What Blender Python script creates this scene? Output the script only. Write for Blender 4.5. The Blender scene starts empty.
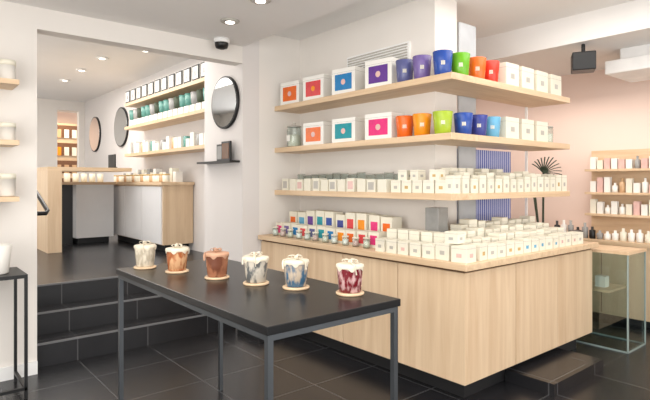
import bpy, math, random
from mathutils import Vector, Matrix
random.seed(4)
scene = bpy.context.scene
scene.view_settings.view_transform = 'Standard'
scene.view_settings.exposure = 0.27

# ---------------- materials ----------------
def srgb(r, g, b):
    def f(c):
        c /= 255.0
        return c/12.92 if c <= 0.04045 else ((c+0.055)/1.055)**2.4
    return (f(r), f(g), f(b), 1)

def mat(name, rgb, rough=0.5, metal=0.0, noise=0.04, nscale=8, trans=0.0, emis=0.0, coat=0.0, spec=0.5):
    m = bpy.data.materials.new(name); m.use_nodes = True
    nt = m.node_tree; b = nt.nodes['Principled BSDF']
    c = srgb(*rgb)
    tc = nt.nodes.new('ShaderNodeTexCoord')
    n = nt.nodes.new('ShaderNodeTexNoise'); n.inputs['Scale'].default_value = nscale
    r = nt.nodes.new('ShaderNodeValToRGB')
    r.color_ramp.elements[0].position = 0.3; r.color_ramp.elements[1].position = 0.7
    r.color_ramp.elements[0].color = tuple(max(0, v*(1-noise)) for v in c[:3])+(1,)
    r.color_ramp.elements[1].color = tuple(min(1, v*(1+noise)) for v in c[:3])+(1,)
    nt.links.new(tc.outputs['Object'], n.inputs['Vector'])
    nt.links.new(n.outputs['Fac'], r.inputs['Fac'])
    nt.links.new(r.outputs['Color'], b.inputs['Base Color'])
    b.inputs['Roughness'].default_value = rough
    b.inputs['Metallic'].default_value = metal
    b.inputs['Transmission Weight'].default_value = trans
    b.inputs['Coat Weight'].default_value = coat
    b.inputs['Specular IOR Level'].default_value = spec
    if emis:
        b.inputs['Emission Color'].default_value = c
        b.inputs['Emission Strength'].default_value = emis
    return m

def glassmat(name, rgb, gl=.14):
    m = bpy.data.materials.new(name); m.use_nodes = True
    nt = m.node_tree; nt.nodes.remove(nt.nodes['Principled BSDF'])
    out = nt.nodes['Material Output']
    t = nt.nodes.new('ShaderNodeBsdfTransparent'); t.inputs['Color'].default_value = srgb(*rgb)
    g = nt.nodes.new('ShaderNodeBsdfGlossy'); g.inputs['Roughness'].default_value = .05
    fr = nt.nodes.new('ShaderNodeLayerWeight'); fr.inputs['Blend'].default_value = .25
    ma = nt.nodes.new('ShaderNodeMath'); ma.operation = 'MULTIPLY_ADD'; ma.inputs[1].default_value = .5; ma.inputs[2].default_value = gl*.4
    mx = nt.nodes.new('ShaderNodeMixShader')
    nt.links.new(fr.outputs['Facing'], ma.inputs[0]); nt.links.new(ma.outputs[0], mx.inputs[0])
    nt.links.new(t.outputs[0], mx.inputs[1]); nt.links.new(g.outputs[0], mx.inputs[2]); nt.links.new(mx.outputs[0], out.inputs['Surface'])
    return m

def wood(name, c1, c2, stretch, rough=0.45):
    m = bpy.data.materials.new(name); m.use_nodes = True
    nt = m.node_tree; b = nt.nodes['Principled BSDF']
    tc = nt.nodes.new('ShaderNodeTexCoord')
    mp = nt.nodes.new('ShaderNodeMapping'); mp.inputs['Scale'].default_value = stretch
    n = nt.nodes.new('ShaderNodeTexNoise'); n.inputs['Scale'].default_value = 1.6
    n.inputs['Detail'].default_value = 6; n.inputs['Roughness'].default_value = 0.6
    n.inputs['Distortion'].default_value = 0.4
    r = nt.nodes.new('ShaderNodeValToRGB')
    r.color_ramp.elements[0].position = 0.3; r.color_ramp.elements[1].position = 0.72
    r.color_ramp.elements[0].color = srgb(*c1); r.color_ramp.elements[1].color = srgb(*c2)
    nt.links.new(tc.outputs['Object'], mp.inputs['Vector'])
    nt.links.new(mp.outputs['Vector'], n.inputs['Vector'])
    nt.links.new(n.outputs['Fac'], r.inputs['Fac'])
    nt.links.new(r.outputs['Color'], b.inputs['Base Color'])
    b.inputs['Roughness'].default_value = rough
    return m

def tile(name):
    m = bpy.data.materials.new(name); m.use_nodes = True
    nt = m.node_tree; b = nt.nodes['Principled BSDF']
    tc = nt.nodes.new('ShaderNodeTexCoord')
    br = nt.nodes.new('ShaderNodeTexBrick')
    br.offset = 0.0
    br.inputs['Scale'].default_value = 1.0
    br.inputs['Brick Width'].default_value = 0.6
    br.inputs['Row Height'].default_value = 0.6
    br.inputs['Mortar Size'].default_value = 0.005
    br.inputs['Color1'].default_value = srgb(35, 35, 38)
    br.inputs['Color2'].default_value = srgb(42, 42, 45)
    br.inputs['Mortar'].default_value = srgb(84, 84, 86)
    n = nt.nodes.new('ShaderNodeTexNoise'); n.inputs['Scale'].default_value = 5
    mx = nt.nodes.new('ShaderNodeMixRGB'); mx.blend_type = 'MULTIPLY'; mx.inputs[0].default_value = 0.35
    nt.links.new(tc.outputs['Object'], br.inputs['Vector'])
    nt.links.new(tc.outputs['Object'], n.inputs['Vector'])
    nt.links.new(br.outputs['Color'], mx.inputs[1]); nt.links.new(n.outputs['Fac'], mx.inputs[2])
    nt.links.new(mx.outputs['Color'], b.inputs['Base Color'])
    b.inputs['Roughness'].default_value = 0.27
    b.inputs['Specular IOR Level'].default_value = 0.45
    return m

def speckle(name, c1, c2, scale=30, lo=0.45, hi=0.58):
    m = bpy.data.materials.new(name); m.use_nodes = True
    nt = m.node_tree; b = nt.nodes['Principled BSDF']
    tc = nt.nodes.new('ShaderNodeTexCoord')
    mp = nt.nodes.new('ShaderNodeMapping'); mp.inputs['Scale'].default_value = (1, 1, .45)
    n = nt.nodes.new('ShaderNodeTexNoise'); n.inputs['Scale'].default_value = scale
    n.inputs['Detail'].default_value = 3
    r = nt.nodes.new('ShaderNodeValToRGB')
    r.color_ramp.elements[0].position = lo; r.color_ramp.elements[1].position = hi
    r.color_ramp.elements[0].color = srgb(*c1); r.color_ramp.elements[1].color = srgb(*c2)
    nt.links.new(tc.outputs['Object'], mp.inputs['Vector'])
    nt.links.new(mp.outputs['Vector'], n.inputs['Vector'])
    nt.links.new(n.outputs['Fac'], r.inputs['Fac'])
    nt.links.new(r.outputs['Color'], b.inputs['Base Color'])
    b.inputs['Roughness'].default_value = 0.15
    b.inputs['Coat Weight'].default_value = 0.3
    return m

def stripes(name, c1, c2, scale):
    m = bpy.data.materials.new(name); m.use_nodes = True
    nt = m.node_tree; b = nt.nodes['Principled BSDF']
    tc = nt.nodes.new('ShaderNodeTexCoord')
    w = nt.nodes.new('ShaderNodeTexWave'); w.inputs['Scale'].default_value = scale
    r = nt.nodes.new('ShaderNodeValToRGB'); r.color_ramp.interpolation = 'CONSTANT'
    r.color_ramp.elements[1].position = 0.6
    r.color_ramp.elements[0].color = srgb(*c1); r.color_ramp.elements[1].color = srgb(*c2)
    nt.links.new(tc.outputs['Object'], w.inputs['Vector'])
    nt.links.new(w.outputs['Fac'], r.inputs['Fac'])
    nt.links.new(r.outputs['Color'], b.inputs['Base Color'])
    return m

WALL = mat('wall_paint', (231, 226, 220), 0.8, noise=0.012, nscale=2)
WALLG = mat('wall_paint_grey', (220, 215, 212), 0.8, noise=0.012, nscale=2)
WALLP = mat('wall_paint_blush', (234, 212, 200), 0.8, noise=0.012, nscale=2)
CEIL = mat('ceiling_paint', (236, 234, 232), 0.85, noise=0.01, nscale=2)
TRIM = mat('trim_paint', (240, 240, 239), 0.6)
FLOOR = tile('slate_tile')
WV = wood('maple_vertical', (208, 178, 144), (228, 203, 171), (9, 9, 0.6))
WX = wood('maple_x', (206, 175, 139), (229, 203, 170), (0.9, 12, 12))
WY = wood('maple_y', (206, 175, 139), (229, 203, 170), (12, 0.9, 12))
BLACKTOP = mat('black_tabletop', (14, 14, 16), 0.28, noise=0.15, nscale=12, spec=0.35)
STEEL = mat('steel_leg', (92, 96, 100), 0.4, metal=0.8)
NOSE = mat('nosing_metal', (110, 110, 112), 0.4)
DARK = mat('dark_plinth', (30, 30, 32), 0.5)
BLACK = mat('black_metal', (16, 16, 18), 0.4)
GROOVE = mat('groove', (104, 78, 54), 0.8)
CREAM = mat('cream_card', (230, 225, 208), 0.6, noise=0.01)
WHITE = mat('white_card', (237, 235, 229), 0.55, noise=0.01)
WHITED = mat('white_lacquer', (232, 232, 233), 0.15, noise=0.01)
MIRROR = mat('mirror_glass', (225, 228, 230), 0.03, metal=1.0, noise=0)
GLASS = glassmat('clear_glass', (236, 244, 243))
GEDGE = mat('glass_edge', (150, 166, 164), 0.2)
FROST = mat('frosted_panel', (190, 194, 198), 0.25, noise=0.05)
GREYL = mat('lid_grey', (180, 176, 168), 0.4)
BLUEST = stripes('blue_stripe', (84, 104, 190), (206, 212, 236), 9)
BANDLINE = mat('band_line', (160, 156, 146), 0.7)  # thin grey-brown band around the boxes near the top
LEAF = mat('leaf_dark', (50, 62, 42), 0.6)
COL = {}
def C(key, rgb, rough=0.25):
    if key not in COL: COL[key] = mat('c_'+key, rgb, rough, noise=0.08, nscale=14)
    return COL[key]
C('orange', (226, 104, 30)); C('coral', (212, 66, 70)); C('blue', (36, 124, 184)); C('purple', (100, 60, 144))
C('lilac', (116, 98, 156)); C('slate', (88, 92, 140)); C('royal', (38, 74, 156)); C('green', (104, 172, 28))
C('red', (214, 54, 34)); C('teal', (28, 146, 158)); C('pink', (222, 56, 124)); C('amber', (234, 144, 24))
C('yellow', (160, 184, 48)); C('indigo', (54, 64, 140)); C('cyan', (104, 170, 204)); C('aqua', (84, 140, 130))
C('tan', (200, 164, 126)); C('brown', (110, 76, 52)); C('gold', (200, 170, 114)); C('grey', (150, 150, 148))
C('rose', (222, 184, 176))

# ---------------- mesh builder ----------------
class MB:
    def __init__(s): s.v = []; s.f = []; s.m = []; s.sm = []; s.mats = []
    def mi(s, m):
        if m not in s.mats: s.mats.append(m)
        return s.mats.index(m)
    def box(s, x0, x1, y0, y1, z0, z1, m, rot=0.0):
        cx, cy = (x0+x1)/2, (y0+y1)/2; c, sn = math.cos(rot), math.sin(rot); b = len(s.v)
        for z in (z0, z1):
            for (x, y) in ((x0, y0), (x1, y0), (x1, y1), (x0, y1)):
                dx, dy = x-cx, y-cy
                s.v.append((cx+dx*c-dy*sn, cy+dx*sn+dy*c, z))
        for f in ((0, 3, 2, 1), (4, 5, 6, 7), (0, 1, 5, 4), (1, 2, 6, 5), (2, 3, 7, 6), (3, 0, 4, 7)):
            s.f.append(tuple(b+i for i in f)); s.m.append(s.mi(m)); s.sm.append(False)
        return s
    def cbox(s, cx, cy, z0, w, d, h, m, rot=0.0):
        return s.box(cx-w/2, cx+w/2, cy-d/2, cy+d/2, z0, z0+h, m, rot)
    def lathe(s, cx, cy, z0, prof, m, seg=24, mats=None, axis='z'):
        b = len(s.v); n = len(prof)
        for (r, z) in prof:
            for i in range(seg):
                a = 2*math.pi*i/seg
                p = (r*math.cos(a), r*math.sin(a), z)
                if axis == 'x': p = (p[2], p[0], p[1])
                s.v.append((cx+p[0], cy+p[1], z0+p[2]))
        for j in range(n-1):
            mm = mats[j] if mats else m
            for i in range(seg):
                k = (i+1) % seg
                s.f.append((b+j*seg+i, b+j*seg+k, b+(j+1)*seg+k, b+(j+1)*seg+i)); s.m.append(s.mi(mm)); s.sm.append(True)
        s.f.append(tuple(b+i for i in reversed(range(seg)))); s.m.append(s.mi(mats[0] if mats else m)); s.sm.append(False)
        s.f.append(tuple(b+(n-1)*seg+i for i in range(seg))); s.m.append(s.mi(mats[-1] if mats else m)); s.sm.append(False)
        return s
    def tube(s, pts, r, m, seg=8, flat=1.0):
        b = len(s.v); n = len(pts)
        for j, p in enumerate(pts):
            p = Vector(p)
            t = (Vector(pts[min(j+1, n-1)])-Vector(pts[max(j-1, 0)])).normalized()
            u = t.cross(Vector((0, 0, 1)))
            if u.length < 1e-3: u = Vector((1, 0, 0))
            u.normalize(); w = t.cross(u)
            for i in range(seg):
                a = 2*math.pi*i/seg
                s.v.append(tuple(p+u*r*math.cos(a)+w*r*flat*math.sin(a)))
        for j in range(n-1):
            for i in range(seg):
                k = (i+1) % seg
                s.f.append((b+j*seg+i, b+j*seg+k, b+(j+1)*seg+k, b+(j+1)*seg+i)); s.m.append(s.mi(m)); s.sm.append(True)
        return s
    def obj(s, name, parent=None, bevel=0.0):
        me = bpy.data.meshes.new(name); me.from_pydata(s.v, [], s.f)
        for m in s.mats: me.materials.append(m)
        for p, mi, sm in zip(me.polygons, s.m, s.sm): p.material_index = mi; p.use_smooth = sm
        me.update()
        o = bpy.data.objects.new(name, me); scene.collection.objects.link(o)
        if parent: o.parent = parent
        if bevel:
            bv = o.modifiers.new('bevel', 'BEVEL'); bv.width = bevel; bv.segments = 2; bv.limit_method = 'ANGLE'
            bv.angle_limit = math.radians(50)
        return o
def empty(name):
    e = bpy.data.objects.new(name, None); scene.collection.objects.link(e); return e
def B(name, x0, x1, y0, y1, z0, z1, m, parent=None, bevel=0.0):
    return MB().box(x0, x1, y0, y1, z0, z1, m).obj(name, parent, bevel)

F = 0.57      # upper level
# ---------------- room shell ----------------
B('floor', -1.6, 7.0, -2.2, 4.7, -0.1, 0, FLOOR)
st = empty('stair')
for i in range(3):
    y0 = 4.70+0.27*i; y1 = 5.6 if i < 2 else 5.3
    B('step_%d' % (i+1), 0.87, 2.72, y0, y1, 0.19*i, 0.19*(i+1), FLOOR, st)
    B('nosing_%d' % (i+1), 0.87, 2.72, y0-0.006, y0+.012, 0.19*(i+1)-0.012, 0.19*(i+1)+.002, NOSE, st)
B('floor_upper', -1.0, 5.0, 5.3, 15.0, F-0.1, F, FLOOR)
lw = MB()
lw.box(-1.6, -1.5, -2.2, -1.7, 0, 2.87, WALL).box(-1.6, -1.5, 2.9, 4.57, 0, 2.87, WALL)
lw.box(-1.6, -1.5, -1.7, 2.9, 0, .4, WALL).box(-1.6, -1.5, -1.7, 2.9, 2.6, 2.87, WALL)
lw.obj('wall_left')
wl = MB()
for y in (-1.7, -.2, 1.3, 2.85): wl.box(-1.57, -1.52, y, y+.05, .4, 2.6, BLACK)
wl.box(-1.57, -1.52, -1.7, 2.9, .4, .45, BLACK).box(-1.57, -1.52, -1.7, 2.9, 2.55, 2.6, BLACK)
wl.obj('added_side_window')  # unseen side window, added to go with the left fill light
B('wall_partition', -1.6, 0.87, 4.57, 4.72, 0, 3.3, WALL)
B('wall_stair_side', 0.80, 0.869, 4.72, 5.6, 0, 3.2, WALL)
B('baseboard_partition', -1.5, 0.87, 4.55, 4.57, 0, 0.1, TRIM)
B('wall_header', 0.87, 2.72, 4.57, 4.72, 2.70, 3.3, WALL)
B('wall_mirror_side', 2.72, 2.92, 4.57, 5.40, 0, 3.3, WALLG)
B('wall_shelf_side', 2.92, 3.75, 4.57, 4.80, 0, 3.3, WALL)
B('wall_partition_end', 3.45, 3.75, 2.72, 4.57, 0.956, 3.3, WALL)
B('wall_upper_right', 3.15, 3.3, 4.8, 11.8, F, 3.3, WALLG)
B('wall_upper_left', -1.1, -1.0, 4.72, 11.8, F, 3.3, WALL)
B('wall_upper_back_a', -1.0, 2.62, 11.8, 11.95, F, 3.3, WALL)
B('wall_upper_back_b', 3.04, 3.3, 11.8, 11.95, F, 3.3, WALL)
B('wall_upper_back_c', 2.62, 3.04, 11.8, 11.95, 3.0, 3.3, WALL)
B('wall_backroom', 1.5, 4.6, 13.8, 13.9, F, 3.3, WALLP)
B('ceiling_backroom', 1.5, 4.6, 11.95, 13.8, 3.2, 3.3, CEIL)
B('wall_right', 6.3, 6.4, -2.2, 5.5, 0, 3.3, WALLP)
B('wall_right_back', 3.75, 6.3, 5.4, 5.5, 0, 3.3, WALLP)
B('floor_right', 3.75, 7.0, 4.7, 5.5, -0.1, 0, FLOOR)
B('ceiling', -1.6, 2.72, -2.2, 4.57, 2.87, 3.0, CEIL)
B('ceiling_center', 2.72, 4.9, -2.2, 5.5, 3.06, 3.2, CEIL)
B('ceiling_right', 4.9, 6.4, -2.2, 5.5, 2.80, 3.2, CEIL)
B('ceiling_upper', -1.1, 3.2, 4.72, 11.95, 3.2, 3.35, CEIL)
wf = MB()
for x in (-1.6, 0.4, 2.4, 4.4, 6.22): wf.box(x, x+0.08, -2.28, -2.2, 0, 2.8, BLACK)
wf.box(-1.6, 6.3, -2.28, -2.2, 2.7, 2.8, BLACK); wf.box(-1.6, 6.3, -2.28, -2.2, 0, 0.1, BLACK)
wf.obj('window_1')
B('wall_storefront_top', -1.6, 6.4, -2.3, -2.2, 2.8, 3.2, WALL)

LENS = mat('lamp_lens', (255, 246, 232), 0.4, emis=5)
def downlight(x, y, z, rim=TRIM):
    MB().lathe(x, y, z-0.016, [(0.066, 0.0), (0.078, 0.004), (0.08, 0.016)], rim, 24).lathe(x, y, z-0.02, [(0.036, 0), (0.04, 0.006)], LENS, 20).obj('downlight')
downlight(2.2, 3.9, 2.87, GREYL); downlight(2.12, 3.3, 2.87, GREYL)
for (x, y) in ((2.2, 7.4), (2.2, 8.4), (2.2, 9.4), (1.7, 10.6), (2.5, 6.6)): downlight(x, y, 3.2)
MB().lathe(2.42, 4.45, 2.77, [(0.02, 0), (0.055, 0.012), (0.065, 0.04), (0.065, 0.06), (0.075, 0.062), (0.075, 0.10)], BLACK, 20,
           mats=[BLACK, BLACK, BLACK, TRIM, TRIM]).obj('ceiling_security_camera')
vt = MB(); vt.box(3.43, 3.45, 2.98, 3.78, 2.36, 2.72, TRIM)
for i in range(14):
    z = 2.38+i*0.024
    vt.box(3.42, 3.432, 3.0, 3.76, z, z+0.011, GREYL)
vt.obj('air_vent')
MB().cbox(5.0, 2.2, 2.54, 0.2, 0.2, 0.17, BLACK, 0.5).cbox(5.0, 2.2, 2.71, 0.03, 0.03, 0.09, BLACK).obj('ceiling_speaker', bevel=0.008)
MB().box(5.35, 6.0, 1.2, 2.15, 2.55, 2.68, TRIM).box(5.45, 5.9, 1.3, 2.05, 2.68, 2.80, TRIM).obj('ceiling_air_unit', bevel=0.01)

# ---------------- round mirrors ----------------
def rmirror(x, y, z, r):
    o = empty('round_mirror')
    b = MB(); b.lathe(x-0.03, y, z, [(r, 0), (r+0.012, 0.0), (r+0.012, 0.03), (r, 0.03)], BLACK, 48, axis='x')
    b2 = MB(); b2.lathe(x-0.034, y, z, [(r-0.008, 0), (r-0.008, 0.004)], MIRROR, 48, axis='x')
    b.obj('frame', o); b2.obj('glass', o)
rmirror(2.72, 4.90, 2.34, 0.265)
rmirror(3.15, 9.44, 2.48, 0.34)
rmirror(3.15, 11.0, 2.46, 0.34)
MB().box(2.60, 2.72, 4.62, 5.35, 1.70, 1.72, BLACK).obj('picture_ledge')
pf = MB(); pf.box(2.64, 2.66, 4.68, 4.86, 1.72, 1.92, BLACK); pf.box(2.634, 2.641, 4.70, 4.84, 1.74, 1.90, COL['brown'])
pf.obj('picture_frame')
pf = MB(); pf.box(2.67, 2.69, 4.86, 5.02, 1.72, 1.90, BLACK); pf.box(2.664, 2.671, 4.88, 5.0, 1.74, 1.88, COL['grey'])
pf.obj('picture_frame')
MB().tube([(0.87, 4.80, 1.24), (0.98, 4.80, 1.24), (1.0, 4.84, 1.26), (1.0, 5.45, 1.46), (0.98, 5.5, 1.46), (0.87, 5.5, 1.46)], 0.018, BLACK).obj('handrail')

# ---------------- main counter ----------------
cn = empty('display_counter')
X0, X1, Y0, Y1 = 2.93, 4.87, 2.06, 4.55
BZ = .14
MB().box(X0+.02, X1, Y0+.02, Y1, BZ, 0.905, GROOVE).box(X1-.001, X1+.002, Y0+.02, Y1, BZ, .905, WV).obj('body', cn)
fr = MB()
ys = [Y0, 2.66, 3.28, 3.90, 4.55]
for a, b_ in zip(ys[:-1], ys[1:]):
    fr.box(X0, X0+.02, a+(0 if a == Y0 else .004), b_-.004, BZ, 0.89, WV)
xs = [X0, 3.57, 4.22, X1]
for a, b_ in zip(xs[:-1], xs[1:]):
    fr.box(a+.004 if a != X0 else a+.0205, b_-.004, Y0, Y0+.02, BZ, 0.89, WV)
fr.obj('doors', cn, 0.002)
MB().box(X0+.014, X1, Y0+.014, Y1, 0.89, 0.91, GROOVE).obj('shadow_gap', cn)
B('top', 2.89, 4.90, 2.02, Y1, 0.91, 0.955, WY, cn, 0.004)
MB().box(3.05, 4.75, 2.15, 4.5, 0, BZ, DARK).obj('plinth', cn)
B('platform_step', 3.55, 4.36, 1.76, 2.14, 0, 0.085, FLOOR)
B('floor_box', 2.62, 2.90, 4.1, 4.5, 0, 0.07, DARK)

# ---------------- shelf unit ----------------
su = empty('corner_shelving')
SZ = [2.25, 1.81, 1.365]; TH = 0.05
for i, z in enumerate(SZ):
    B('shelf_long_%d' % i, 3.11, 3.45, 2.30, 4.57, z, z+TH, WY, su, 0.003)
    B('shelf_front_%d' % i, 3.45, 4.95, 2.30, 2.72, z, z+TH, WX, su, 0.003)
MB().box(3.80, 4.05, 2.73, 2.75, 0.955, 2.9, FROST).obj('steel_panel', su)
for x in (4.88,): MB().box(x, x+.02, 2.70, 2.72, 0.955, 2.25, TRIM).obj('post', su)
MB().box(3.78, 4.75, 2.80, 2.82, 0.955, 1.80, BLUEST).obj('striped_screen')

# ---------------- products ----------------
def gift_box(x, y, z, w, d, h, c, rot=0.0):
    b = MB()
    b.cbox(0, 0, 0, d, w, h, WHITE)
    b.cbox(-d/2-0.0008, 0, h*0.16, 0.002, w*0.72, h*0.62, c)
    b.lathe(-d/2-0.003, 0, h*.47, [(.018, 0), (.026, .0005), (.026, .0015)], COL['rose'] if c != COL['coral'] else COL['amber'], 20, axis='x')
    b.cbox(0, 0, h*0.84, d+0.001, w+0.001, 0.002, BANDLINE)
    o = b.obj('candle_gift_box', bevel=0.003)
    o.location = (x, y, z); o.rotation_euler = (0, 0, rot)
    return o
T = [z+TH for z in SZ]
for (y, c) in ((4.36, 'orange'), (3.97, 'coral'), (3.53, 'blue'), (3.09, 'purple')):
    gift_box(3.25, y, T[0], .28, .21, .235, COL[c], rot=0.12)
for (y, c) in ((3.97, 'orange'), (3.53, 'teal'), (3.09, 'pink')):
    gift_box(3.25, y, T[1], .28, .21, .22, COL[c], rot=0.12)

def jar(x, y, z, c, h=.19, r=.076, name='candle_jar', lab=True):
    r0 = r*.8
    b = MB(); b.lathe(0, 0, 0, [(r0*.9, 0), (r0, .006), (r, h-.004), (r-.003, h), (r-.006, h-.003), (r*.9, h-.03), (0.01, h-.032)], c, 32,
                      mats=[c, c, c, c, c, CREAM])
    b.lathe(0, 0, h-.033, [(.002, 0), (.002, .02)], BLACK, 6)
    if lab:
        for k, tl in ((-1.5, .5), (-.5, -.5), (.5, .5), (1.5, -.5)):
            a = math.pi*1.22+k*.11; rr = r0+(r-r0)*.5+.0012
            b.cbox(rr*math.cos(a), rr*math.sin(a), h*.42, .003, .005, h*.16, CREAM, a)
    o = b.obj(name); o.location = (x, y, z); return o
for (y, c) in ((2.84, 'slate'), (2.66, 'lilac'), (2.46, 'royal')): jar(3.215, y, T[0], COL[c])
for (y, c) in ((2.84, 'orange'), (2.66, 'amber'), (2.46, 'yellow')): jar(3.215, y, T[1], COL[c], .175)
for (x, c) in ((3.38, 'green'), (3.60, 'orange'), (3.79, 'red')): jar(x, 2.42, T[0], COL[c])
for (x, c) in ((3.42, 'royal'), (3.62, 'indigo'), (3.81, 'cyan')): jar(x, 2.42, T[1], COL[c], .175)
def wbox(x, y, z, w, d, h, rot=0, name='white_gift_box'):
    b = MB(); b.cbox(0, 0, 0, w, d, h, CREAM); b.cbox(0, 0, h*.8, w+.001, d+.001, .002, BANDLINE)
    b.cbox(0, -d/2-.0006, h*.35, w*.3, .001, h*.22, GREYL)
    o = b.obj(name, bevel=.003); o.location = (x, y, z); o.rotation_euler = (0, 0, rot)
for (x) in (4.02, 4.27, 4.52, 4.78): wbox(x, 2.45, T[0], .2, .2, .2)
for (x) in (4.02, 4.27, 4.52): wbox(x, 2.45, T[1], .2, .2, .185)
def glass_jar(x, y, z, s=1.0, fill=None):
    b = MB(); b.lathe(0, 0, 0, [(.055*s, 0), (.06*s, .01), (.062*s, .15*s), (.056*s, .165*s), (.058*s, .17*s)], GLASS, 24)
    b.lathe(0, 0, .008, [(.05*s, 0), (.054*s, .01), (.055*s, .10*s)], fill or CREAM, 20)
    b.lathe(0, 0, .171*s, [(.060*s, 0), (.064*s, .004), (.060*s, .014), (.012*s, .02), (.010*s, .03), (.016*s, .038), (.012*s, .046), (.002, .05)], GREYL, 20)
    b.cbox(-.0625*s, 0, .05*s, .002, .05*s, .05*s, WHITE)
    o = b.obj('apothecary_jar'); o.location = (x, y, z)
glass_jar(3.2, 4.34, T[1], 1.2); glass_jar(3.36, 4.2, T[1], 1.15); glass_jar(4.80, 2.45, T[1], .9)

def row_long(name, x, y0, y1, z, n, w, h, palette, jitter=.008, kind='box', lid=None):
    b = MB()
    for i in range(n):
        y = y0+(y1-y0)*(i+.5)/n+random.uniform(-jitter, jitter); hh = h*random.uniform(.92, 1.06)
        c = palette[i % len(palette)]
        if kind == 'box':
            b.cbox(x, y, z, w, w, hh, CREAM)
            if c: b.cbox(x-w/2-.001, y, z+hh*.18, .002, w*.66, hh*.6, c)
            if lid: b.cbox(x, y, z+hh, w*1.02, w*1.02, .012, lid)
        elif kind == 'glass':
            b.lathe(x, y, z, [(w*.46, 0), (w*.5, .006), (w*.5, hh)], GLASS, 16)
            b.lathe(x, y, z+.008, [(w*.42, 0), (w*.43, hh*.65)], c or CREAM, 14)
            b.lathe(x, y, z+hh, [(w*.5, 0), (w*.5, .01)], lid or CREAM, 14)
        else:
            b.lathe(x, y, z, [(w*.42, 0), (w*.48, .008), (w*.5, hh*.8)], c or CREAM, 16)
            b.lathe(x, y, z+hh*.8, [(w*.52, 0), (w*.52, hh*.2)], lid or GREYL, 16)
    return b.obj(name)
Cc = COL
row_long('small_candle_box_row', 3.17, 2.95, 4.45, T[2], 12, .10, .115, [None, GREYL, None, Cc['rose'], None, GREYL])
row_long('small_candle_jar_row', 3.33, 2.95, 4.45, T[2], 13, .085, .16, [CREAM, WHITE, GREYL], kind='glass', lid=GREYL)
pal = [Cc[k] for k in ('pink', 'coral', 'orange', 'amber', 'blue', 'teal', 'slate', 'coral', 'blue', 'lilac')]
row_long('labelled_candle_box_row', 3.12, 2.98, 4.48, .955, 11, .12, .13, pal)
pal2 = [Cc[k] for k in ('orange', 'royal', 'pink', 'teal', 'amber', 'purple', 'coral', 'cyan', 'indigo')]
row_long('labelled_candle_box_row', 3.28, 2.98, 4.46, .955, 10, .125, .25, [pal2[(i*2) % 9] for i in range(9)])
row_long('small_candle_jar_row', 3.0, 3.0, 4.46, .955, 11, .06, .075, [CREAM, Cc['rose'], WHITE, WHITE], kind='glass')

def cluster(name, pts, accents=()):
    b = MB()
    for (x, y, z, w, d, h) in pts:
        a = random.uniform(-.10, .10)
        b.cbox(x, y, z, w, d, h, CREAM, a)
        b.cbox(x, y, z+h*.84, w+.001, d+.001, .0015, BANDLINE, a)
        lab = random.choice([GREYL, GREYL, Cc['gold'], GREYL]+list(accents))
        b.cbox(x, y, z+h*.3, w*.34, d+.002, h*.24, lab, a)
        b.cbox(x, y, z+h*.3, w+.002, d*.34, h*.24, lab, a)
    return b.obj(name)
P = []
for y in (2.88, 2.77, 2.66, 2.55, 2.44): P.append((3.2+random.uniform(-.01, .01), y, T[2], .098, .098, .10))
for y in (2.82, 2.69, 2.5): P.append((3.2, y, T[2]+.1002, .085, .085, .08))
x = 3.20
while x < 4.9:
    P.append((x, 2.355, T[2], .09, .07, random.choice([.11, .13, .15])))
    P.append((x+.16, 2.47, T[2], .092, .092, random.choice([.14, .16, .18])))
    if x < 4.6: P.append((x+.17, 2.60, T[2], .095, .095, random.choice([.17, .20])))
    x += .112
P = [p for p in P if p[0] < 4.9]
cluster('white_candle_box_group', P)
P = []
for r_, (yy, hs) in enumerate(((2.12, (.09, .11)), (2.25, (.12, .15)), (2.38, (.16, .19)), (2.52, (.20, .24)))):
    x = 3.16+(.12 if r_ > 1 else 0)
    while x < 4.66:
        if not (r_ == 3 and 3.26 < x < 3.48): P.append((x, yy, .955, .10, .10, random.uniform(*hs)))
        x += random.uniform(.108, .122)
for r_, xx in enumerate((2.99, 3.12)):
    y = 2.38
    while y < 2.95:
        P.append((xx, y, .955, .105, .10, .10+.07*r_)); y += .118
P += [(3.0, 2.12, .955, .12, .12, .11), (3.01, 2.26, .955, .12, .12, .12), (3.01, 2.20, 1.0752, .10, .10, .08)]
cluster('white_candle_box_group', P, (Cc['rose'], Cc['cyan']))
MB().cbox(3.36, 2.63, .955, .15, .12, .34, Cc['grey'], .1).obj('grey_box', bevel=.004)
b = MB(); b.lathe(4.80, 2.18, .955, [(.05, 0), (.055, .02), (.03, .03), (.03, .04), (.06, .08), (.065, .1)], BLACK, 24); b.obj('black_tealight_bowl')
# fan palm standing behind the unit
b = MB()
px, py = 5.62, 2.92
b.lathe(px, py, 0, [(.13, 0), (.15, .02), (.18, .38), (.17, .38), (.16, .34)], WHITE, 24)
for (cx_, cy_, cz_, LL, t0) in ((.02, 0, 1.60, .25, 30), (.0, .10, 1.44, .2, 40), (-.08, .06, 1.36, .18, -15)):
    b.tube([(px, py, .34), (px+cx_*.5, py+cy_*.5, 1.0), (px+cx_, py+cy_, cz_)], .012, LEAF, 8)
    for i in range(13):
        a = math.radians(-70+11*i+t0); L = LL*(1-.2*abs(i-6)/6)
        dx, dy = math.sin(a)*.77, -math.sin(a)*.64
        pts = [(px+cx_+dx*t*L, py+cy_+dy*t*L, cz_+math.cos(a)*t*L-.05*t*t) for t in (0, .3, .6, .85, 1)]
        b.tube(pts, .016, LEAF, 6, .3)
b.obj('potted_palm')

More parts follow.
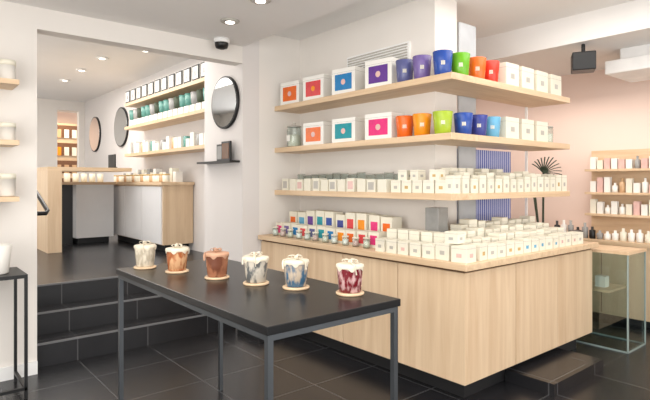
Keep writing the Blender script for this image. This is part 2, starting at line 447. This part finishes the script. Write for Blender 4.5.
# ---------------- steel table ----------------
tb = empty('display_table')
B('top', 1.09, 1.84, 1.65, 3.38, 0.915, 0.95, BLACKTOP, tb, .003)
lg = MB()
for x in (1.10, 1.805):
    for y in (1.66, 3.345): lg.box(x, x+.025, y, y+.025, 0, .89, STEEL)
for x in (1.10, 1.805): lg.box(x, x+.025, 1.685, 3.345, .89, .915, STEEL)
for y in (1.66, 3.345): lg.box(1.10, 1.83, y, y+.025, .89, .915, STEEL)
lg.obj('frame', tb)

def big_candle(x, y, body, bow, seed):
    rnd = random.Random(seed)
    o = empty('wrapped_candle'); o.location = (x, y, .95); o.rotation_euler = (0, 0, seed*1.3)
    MB().lathe(0, 0, 0, [(.066, 0), (.070, .003), (.070, .010), (.066, .013)], WY, 32).obj('coaster', o)
    b = MB(); b.lathe(0, 0, .013, [(.050, 0), (.055, .004), (.061, .07), (.065, .125), (.066, .13), (.062, .131)], body, 32); b.obj('jar', o)
    c = MB(); n = 60
    rings = [(.0665, .130, .002), (.069, .136, .003), (.067, .147, .002), (.050, .150, .003), (.012, .152, .0)]
    ph = rnd.uniform(0, 6)
    for (r, z, am) in rings:
        for i in range(n):
            a = 2*math.pi*i/n; w_ = math.cos(11*a+ph)+.5*math.cos(5*a+2*ph); rr = r+am*w_*.4
            zz = z-(.014*max(0, math.sin(6*a+ph))*(1 if z < .132 else 0))
            c.v.append((rr*math.cos(a), rr*math.sin(a), zz))
    for j in range(len(rings)-1):
        for i in range(n):
            k = (i+1) % n; c.f.append((j*n+i, j*n+k, (j+1)*n+k, (j+1)*n+i)); c.m.append(c.mi(bow)); c.sm.append(True)
    c.f.append(tuple((len(rings)-1)*n+i for i in range(n))); c.m.append(0); c.sm.append(True)
    c.obj('cap', o)
    rb = MB()
    for q in range(5):
        th = 2*math.pi*q/5+rnd.uniform(-.3, .3); L0 = rnd.uniform(.030, .044); hh = rnd.uniform(.007, .011)
        pts = []
        for i in range(11):
            t = 2*math.pi*i/10
            rr = L0*(1-math.cos(t))/2
            pts.append((rr*math.cos(th), rr*math.sin(th), .160+hh*math.sin(t)+.004*(1-math.cos(t))/2))
        rb.tube(pts, .006, bow, 6, .3)
    for th in (rnd.uniform(2.5, 3.5), rnd.uniform(4.2, 5.2)):
        rb.tube([(r*math.cos(th+e), r*math.sin(th+e), z) for r, z, e in ((.01, .157, 0), (.045, .156, .05), (.070, .150, .1), (.0735, .132, .14), (.072, .105, .2))], .006, bow, 6, .3)
    rb.lathe(0, 0, .152, [(.008, 0), (.011, .005), (.009, .014), (.003, .018)], bow, 12)
    rb.obj('ribbon_bow', o)
PAPER = mat('bow_cream', (218, 208, 188), .5)
PAPB = mat('bow_brown', (186, 142, 114), .5)
cands = [(1.241, 3.287, speckle('w1', (222, 212, 192), (186, 174, 154))), (1.335, 3.013, speckle('w2', (164, 92, 52), (212, 166, 124))),
         (1.426, 2.676, speckle('w3', (112, 66, 48), (164, 110, 82), 22)), (1.506, 2.388, speckle('w4', (98, 100, 100), (196, 188, 174))),
         (1.606, 2.162, speckle('w5', (66, 102, 130), (186, 170, 150))), (1.726, 1.88, speckle('w6', (112, 26, 36), (198, 160, 158), 34, .48, .6))]
for i, (x, y, m) in enumerate(cands):
    big_candle(x, y, m, PAPER if i != 2 else PAPB, i+1)

# ---------------- left wall shelves ----------------
ls = empty('wall_shelf_unit')
for i, z in enumerate((2.20, 1.765, 1.36)):
    B('shelf_%d' % i, -.8, .70, 4.27, 4.57, z, z+.035, WX, ls)
def left_row(z, name):
    b = MB(); x = -.6
    while x < .66:
        hh = random.uniform(.12, .17); b.lathe(x, 4.40, z, [(.045, 0), (.055, .01), (.058, hh*.75), (.06, hh*.75), (.06, hh)], CREAM, 18, mats=[WHITE, WHITE, CREAM, CREAM]); x += .155
    b.obj(name)
for z in (2.235, 1.80, 1.395): left_row(z, 'candle_jar_row')
cs = MB(); cs.box(-.3, .72, 4.08, 4.5, .835, .86, BLACK)
for x in (-.3, .70):
    for y in (4.08, 4.48): cs.box(x, x+.02, y, y+.02, .0, .835, BLACK)
cs.box(-.3, .72, 4.08, 4.10, .06, .08, BLACK); cs.box(.70, .72, 4.10, 4.48, .06, .08, BLACK)
cs.obj('console_table')
for x in (.56, .30): jar(x, 4.25, .86, WHITE, .2, .09, lab=False)

# ---------------- upper level ----------------
uc = empty('back_cabinet')
MB().box(2.72, 3.14, 6.57, 8.69, .67, 1.46, WV).obj('body', uc)
d = MB()
for a in (6.60, 7.30, 8.0): d.box(2.70, 2.72, a, a+.69, .68, 1.44, WHITED)
d.obj('doors', uc)
B('top', 2.68, 3.14, 6.53, 8.7, 1.46, 1.50, WY, uc); B('plinth', 2.8, 3.14, 6.7, 8.6, F, .67, DARK, uc)
rd = empty('reception_desk')
B('end_panel', 1.55, 1.72, 7.5, 8.25, F, 1.65, WV, rd); B('top', 1.55, 2.64, 7.5, 8.25, 1.65, 1.70, WX, rd)
B('body', 2.1, 2.64, 8.3, 9.4, .66, 1.46, WHITED, rd); B('lower_top', 1.76, 2.66, 8.25, 9.45, 1.46, 1.50, WX, rd)
B('inner', 1.80, 2.1, 8.5, 9.4, F, 1.46, BLACK, rd); B('plinth', 2.15, 2.6, 8.4, 9.3, F, .66, DARK, rd)  # black inner block paints in the dark of the open desk recess
b = MB(); b.box(2.45, 2.50, 7.7, 7.95, 1.70, 1.715, BLACK); b.box(2.46, 2.475, 7.68, 7.98, 1.715, 1.90, BLACK); b.obj('computer_monitor')

us = empty('upper_wall_shelves')
UZ = [2.70, 2.33, 1.90]
for i, z in enumerate(UZ): B('shelf_%d' % i, 2.84, 3.15, 5.6, 8.4, z, z+.045, WY, us)
b = MB(); y = 5.7
while y < 8.35:
    b.cbox(2.98, y, 2.745, .2, .2, .21, WHITE); b.cbox(2.875, y, 2.755, .012, .185, .19, DARK); b.cbox(2.867, y, 2.775, .006, .14, .15, WHITE); b.cbox(2.863, y, 2.81, .004, .05, .06, Cc['grey']); y += .24
b.obj('framed_box_row')
b = MB(); y = 5.75; k = 0
while y < 8.3:
    cc_ = [Cc['aqua'], LEAF, Cc['grey'], Cc['aqua']][k % 4]; k += 1
    b.cbox(2.96, y, 2.375, .13, .13, .10, WHITE); b.lathe(2.96, y, 2.475, [(.045, 0), (.07, .02), (.08, .16)], cc_, 16); y += .17
b.obj('vase_row')
b = MB(); y = 5.72; k = 0
while y < 8.35:
    if k % 3 == 2: b.lathe(2.95, y, 1.945, [(.04, 0), (.05, .01), (.05, .15)], [Cc['grey'], Cc['aqua'], Cc['tan']][k % 9//3], 14)
    else: b.cbox(2.95, y, 1.945, .11, .10, random.choice([.11, .15, .18]), WHITE)
    y += .125; k += 1
b.obj('small_box_row')
b = MB(); y = 6.62; k = 0
while y < 8.62:
    b.lathe(2.78, y, 1.50, [(.04, 0), (.046, .01), (.046, .09)], [CREAM, Cc['tan'], CREAM][k % 3], 14); b.lathe(2.78, y, 1.59, [(.047, 0), (.047, .02)], Cc['gold'], 14)
    b.cbox(2.96, y+.04, 1.50, .10, .09, random.choice([.14, .19]), [WHITE, CREAM, Cc['grey']][k % 3]); y += .115; k += 1
b.obj('counter_jar_row')
b = MB()
for i in range(6): b.lathe(1.9+i*.12, 8.5, 1.50, [(.04, 0), (.045, .01), (.045, .13)], CREAM, 14)
b.obj('counter_jar_row')
b = MB(); b.box(2.7, 3.7, 13.5, 13.79, F, 2.9, WX)
for i in range(5):
    z = F+.3+i*.42; b.box(2.75, 3.65, 13.47, 13.5, z, z+.3, Cc['brown'])
    for k in range(5): b.cbox(2.85+k*.17, 13.46, z, .1, .03, .2, random.choice([CREAM, Cc['amber'], Cc['tan'], WHITE]))
b.obj('backroom_cabinet')

# ---------------- right wall furniture ----------------
rs = empty('cosmetics_shelf')
B('back', 6.26, 6.29, .8, 2.66, .90, 1.86, WY, rs)
for i, z in enumerate((1.62, 1.36, 1.12)): B('shelf_%d' % i, 6.08, 6.26, .8, 2.66, z, z+.025, WY, rs)
for j, z in enumerate((1.645, 1.385, 1.145)):
    b = MB(); y = .86
    while y < 2.62:
        h = random.uniform(.09, .17)
        if random.random() < .75: b.cbox(6.15, y, z, .06, .06, h, random.choice([WHITE, CREAM, WHITE, WHITE, Cc['rose']]))
        else:
            b.lathe(6.15, y, z, [(.026, 0), (.03, .005), (.03, h*.7), (.012, h*.75), (.012, h)], random.choice([WHITE, Cc['tan'], WHITE, Cc['grey']]), 12)
        y += .075
    b.obj('cosmetics_row')
rc = empty('cosmetics_counter')
B('body', 5.9, 6.29, .6, 3.1, .08, .83, WV, rc); B('top', 5.87, 6.29, .6, 3.12, .83, .87, WY, rc); B('plinth', 5.97, 6.29, .7, 3.0, 0, .08, DARK, rc)
g = MB()
for y in (1.2, 1.8, 2.4): g.box(5.895, 5.9, y, y+.006, .1, .82, GROOVE)
g.obj('door_gaps', rc)
b = MB(); y = .7
while y < 3.0:
    h = random.uniform(.08, .2)
    b.lathe(6.0, y, .87, [(.028, 0), (.033, .006), (.033, h*.7), (.014, h*.75), (.014, h)], random.choice([WHITE, Cc['tan'], BLACK, Cc['grey'], CREAM]), 12); y += .08
b.obj('bottle_row')
# glass display case: four glass sides, wooden top, inner shelf
gt = empty('glass_display_case')
B('top', 4.93, 5.35, 1.78, 2.6, .86, .885, WX, gt)
B('glass_front', 4.94, 5.33, 1.79, 1.80, 0.012, .86, GLASS, gt); B('glass_right', 5.335, 5.345, 1.80, 2.58, 0.012, .86, GLASS, gt)
B('glass_left', 4.935, 4.942, 1.80, 2.58, 0.012, .86, GLASS, gt); B('glass_back', 4.945, 5.33, 2.575, 2.585, 0.012, .86, GLASS, gt)
tr = MB()
for x in (4.934, 5.334):
    for y in (1.785, 2.575): tr.box(x, x+.012, y, y+.012, 0, .86, GEDGE)
for y in (1.785, 2.575): tr.box(4.94, 5.34, y, y+.012, 0, .012, GEDGE)
for x in (4.934, 5.334): tr.box(x, x+.012, 1.79, 2.58, 0, .012, GEDGE)
tr.obj('glass_trim', gt)
B('ledge', 4.95, 5.33, 1.95, 2.57, .5, .52, WX, gt)
b = MB()
for i in range(3): b.cbox(5.12, 2.08+i*.17, .52, .09, .09, .1+.02*i, WHITE)
b.obj('boxes', gt)

# ---------------- lights ----------------
w = bpy.data.worlds.new('world'); scene.world = w; w.use_nodes = True
w.node_tree.nodes['Background'].inputs['Color'].default_value = (1.0, 0.98, 0.95, 1)
w.node_tree.nodes['Background'].inputs['Strength'].default_value = 1.4
def area(name, loc, rot, sx, sy, e, col=(1, .955, .905)):
    l = bpy.data.lights.new(name, 'AREA'); l.shape = 'RECTANGLE'; l.size = sx; l.size_y = sy; l.energy = e; l.color = col
    o = bpy.data.objects.new(name, l); o.location = loc; o.rotation_euler = rot; scene.collection.objects.link(o)
area('overhead_fill_front', (1.0, 1.6, 2.84), (0, 0, 0), 2.4, 3.0, 46)  # overhead fill added for brightness, no such fitting on this ceiling
area('overhead_fill_center', (3.8, 1.2, 3.03), (0, 0, 0), 1.5, 2.5, 28)  # added fill in front of the counter, no lamp fitted
area('overhead_fill_right', (5.6, 2.6, 2.5), (0, 0, 0), .5, 1.6, 11, (1, .9, .82))  # added fill for the right side, hangs free below the ceiling
area('overhead_fill_behind', (5.0, 4.2, 2.75), (0, 0, 0), 1.2, 1.2, 14, (1, .9, .84))  # added fill behind the shelving, not a real fitting
area('overhead_fill_upper', (1.8, 7.6, 3.15), (0, 0, 0), 1.6, 4.5, 78)  # soft fill added over the upper level besides its downlights
area('side_fill_upper', (-.9, 8.4, 2.0), (math.radians(90), 0, -math.radians(90)), 5, 2.0, 70, (1, .99, .97))  # side fill added to brighten the upper level, this wall has no window
area('overhead_fill_backroom', (3.0, 12.8, 3.1), (0, 0, 0), .8, .8, 22, (1, .8, .6))  # warm fill added for the back room, no fitting there
area('window_light', (2.4, -2.1, 1.5), (math.radians(90), 0, 0), 7, 2.4, 66, (1, .985, .96))
area('side_fill_left', (-1.45, .6, 1.5), (math.radians(90), 0, -math.radians(90)), 4.4, 2.0, 90, (1, .975, .94))  # side fill added to brighten the left face of the counter

# ---------------- camera ----------------
cd = bpy.data.cameras.new('camera'); cam = bpy.data.objects.new('camera', cd); scene.collection.objects.link(cam)
cam.location = (0, 0, 1.5); cam.rotation_euler = (math.radians(90), 0, -math.radians(39.8))
cd.sensor_width = 36; cd.lens = 519/650*36; cd.shift_y = -18/650; cd.clip_start = 0.05
scene.camera = cam
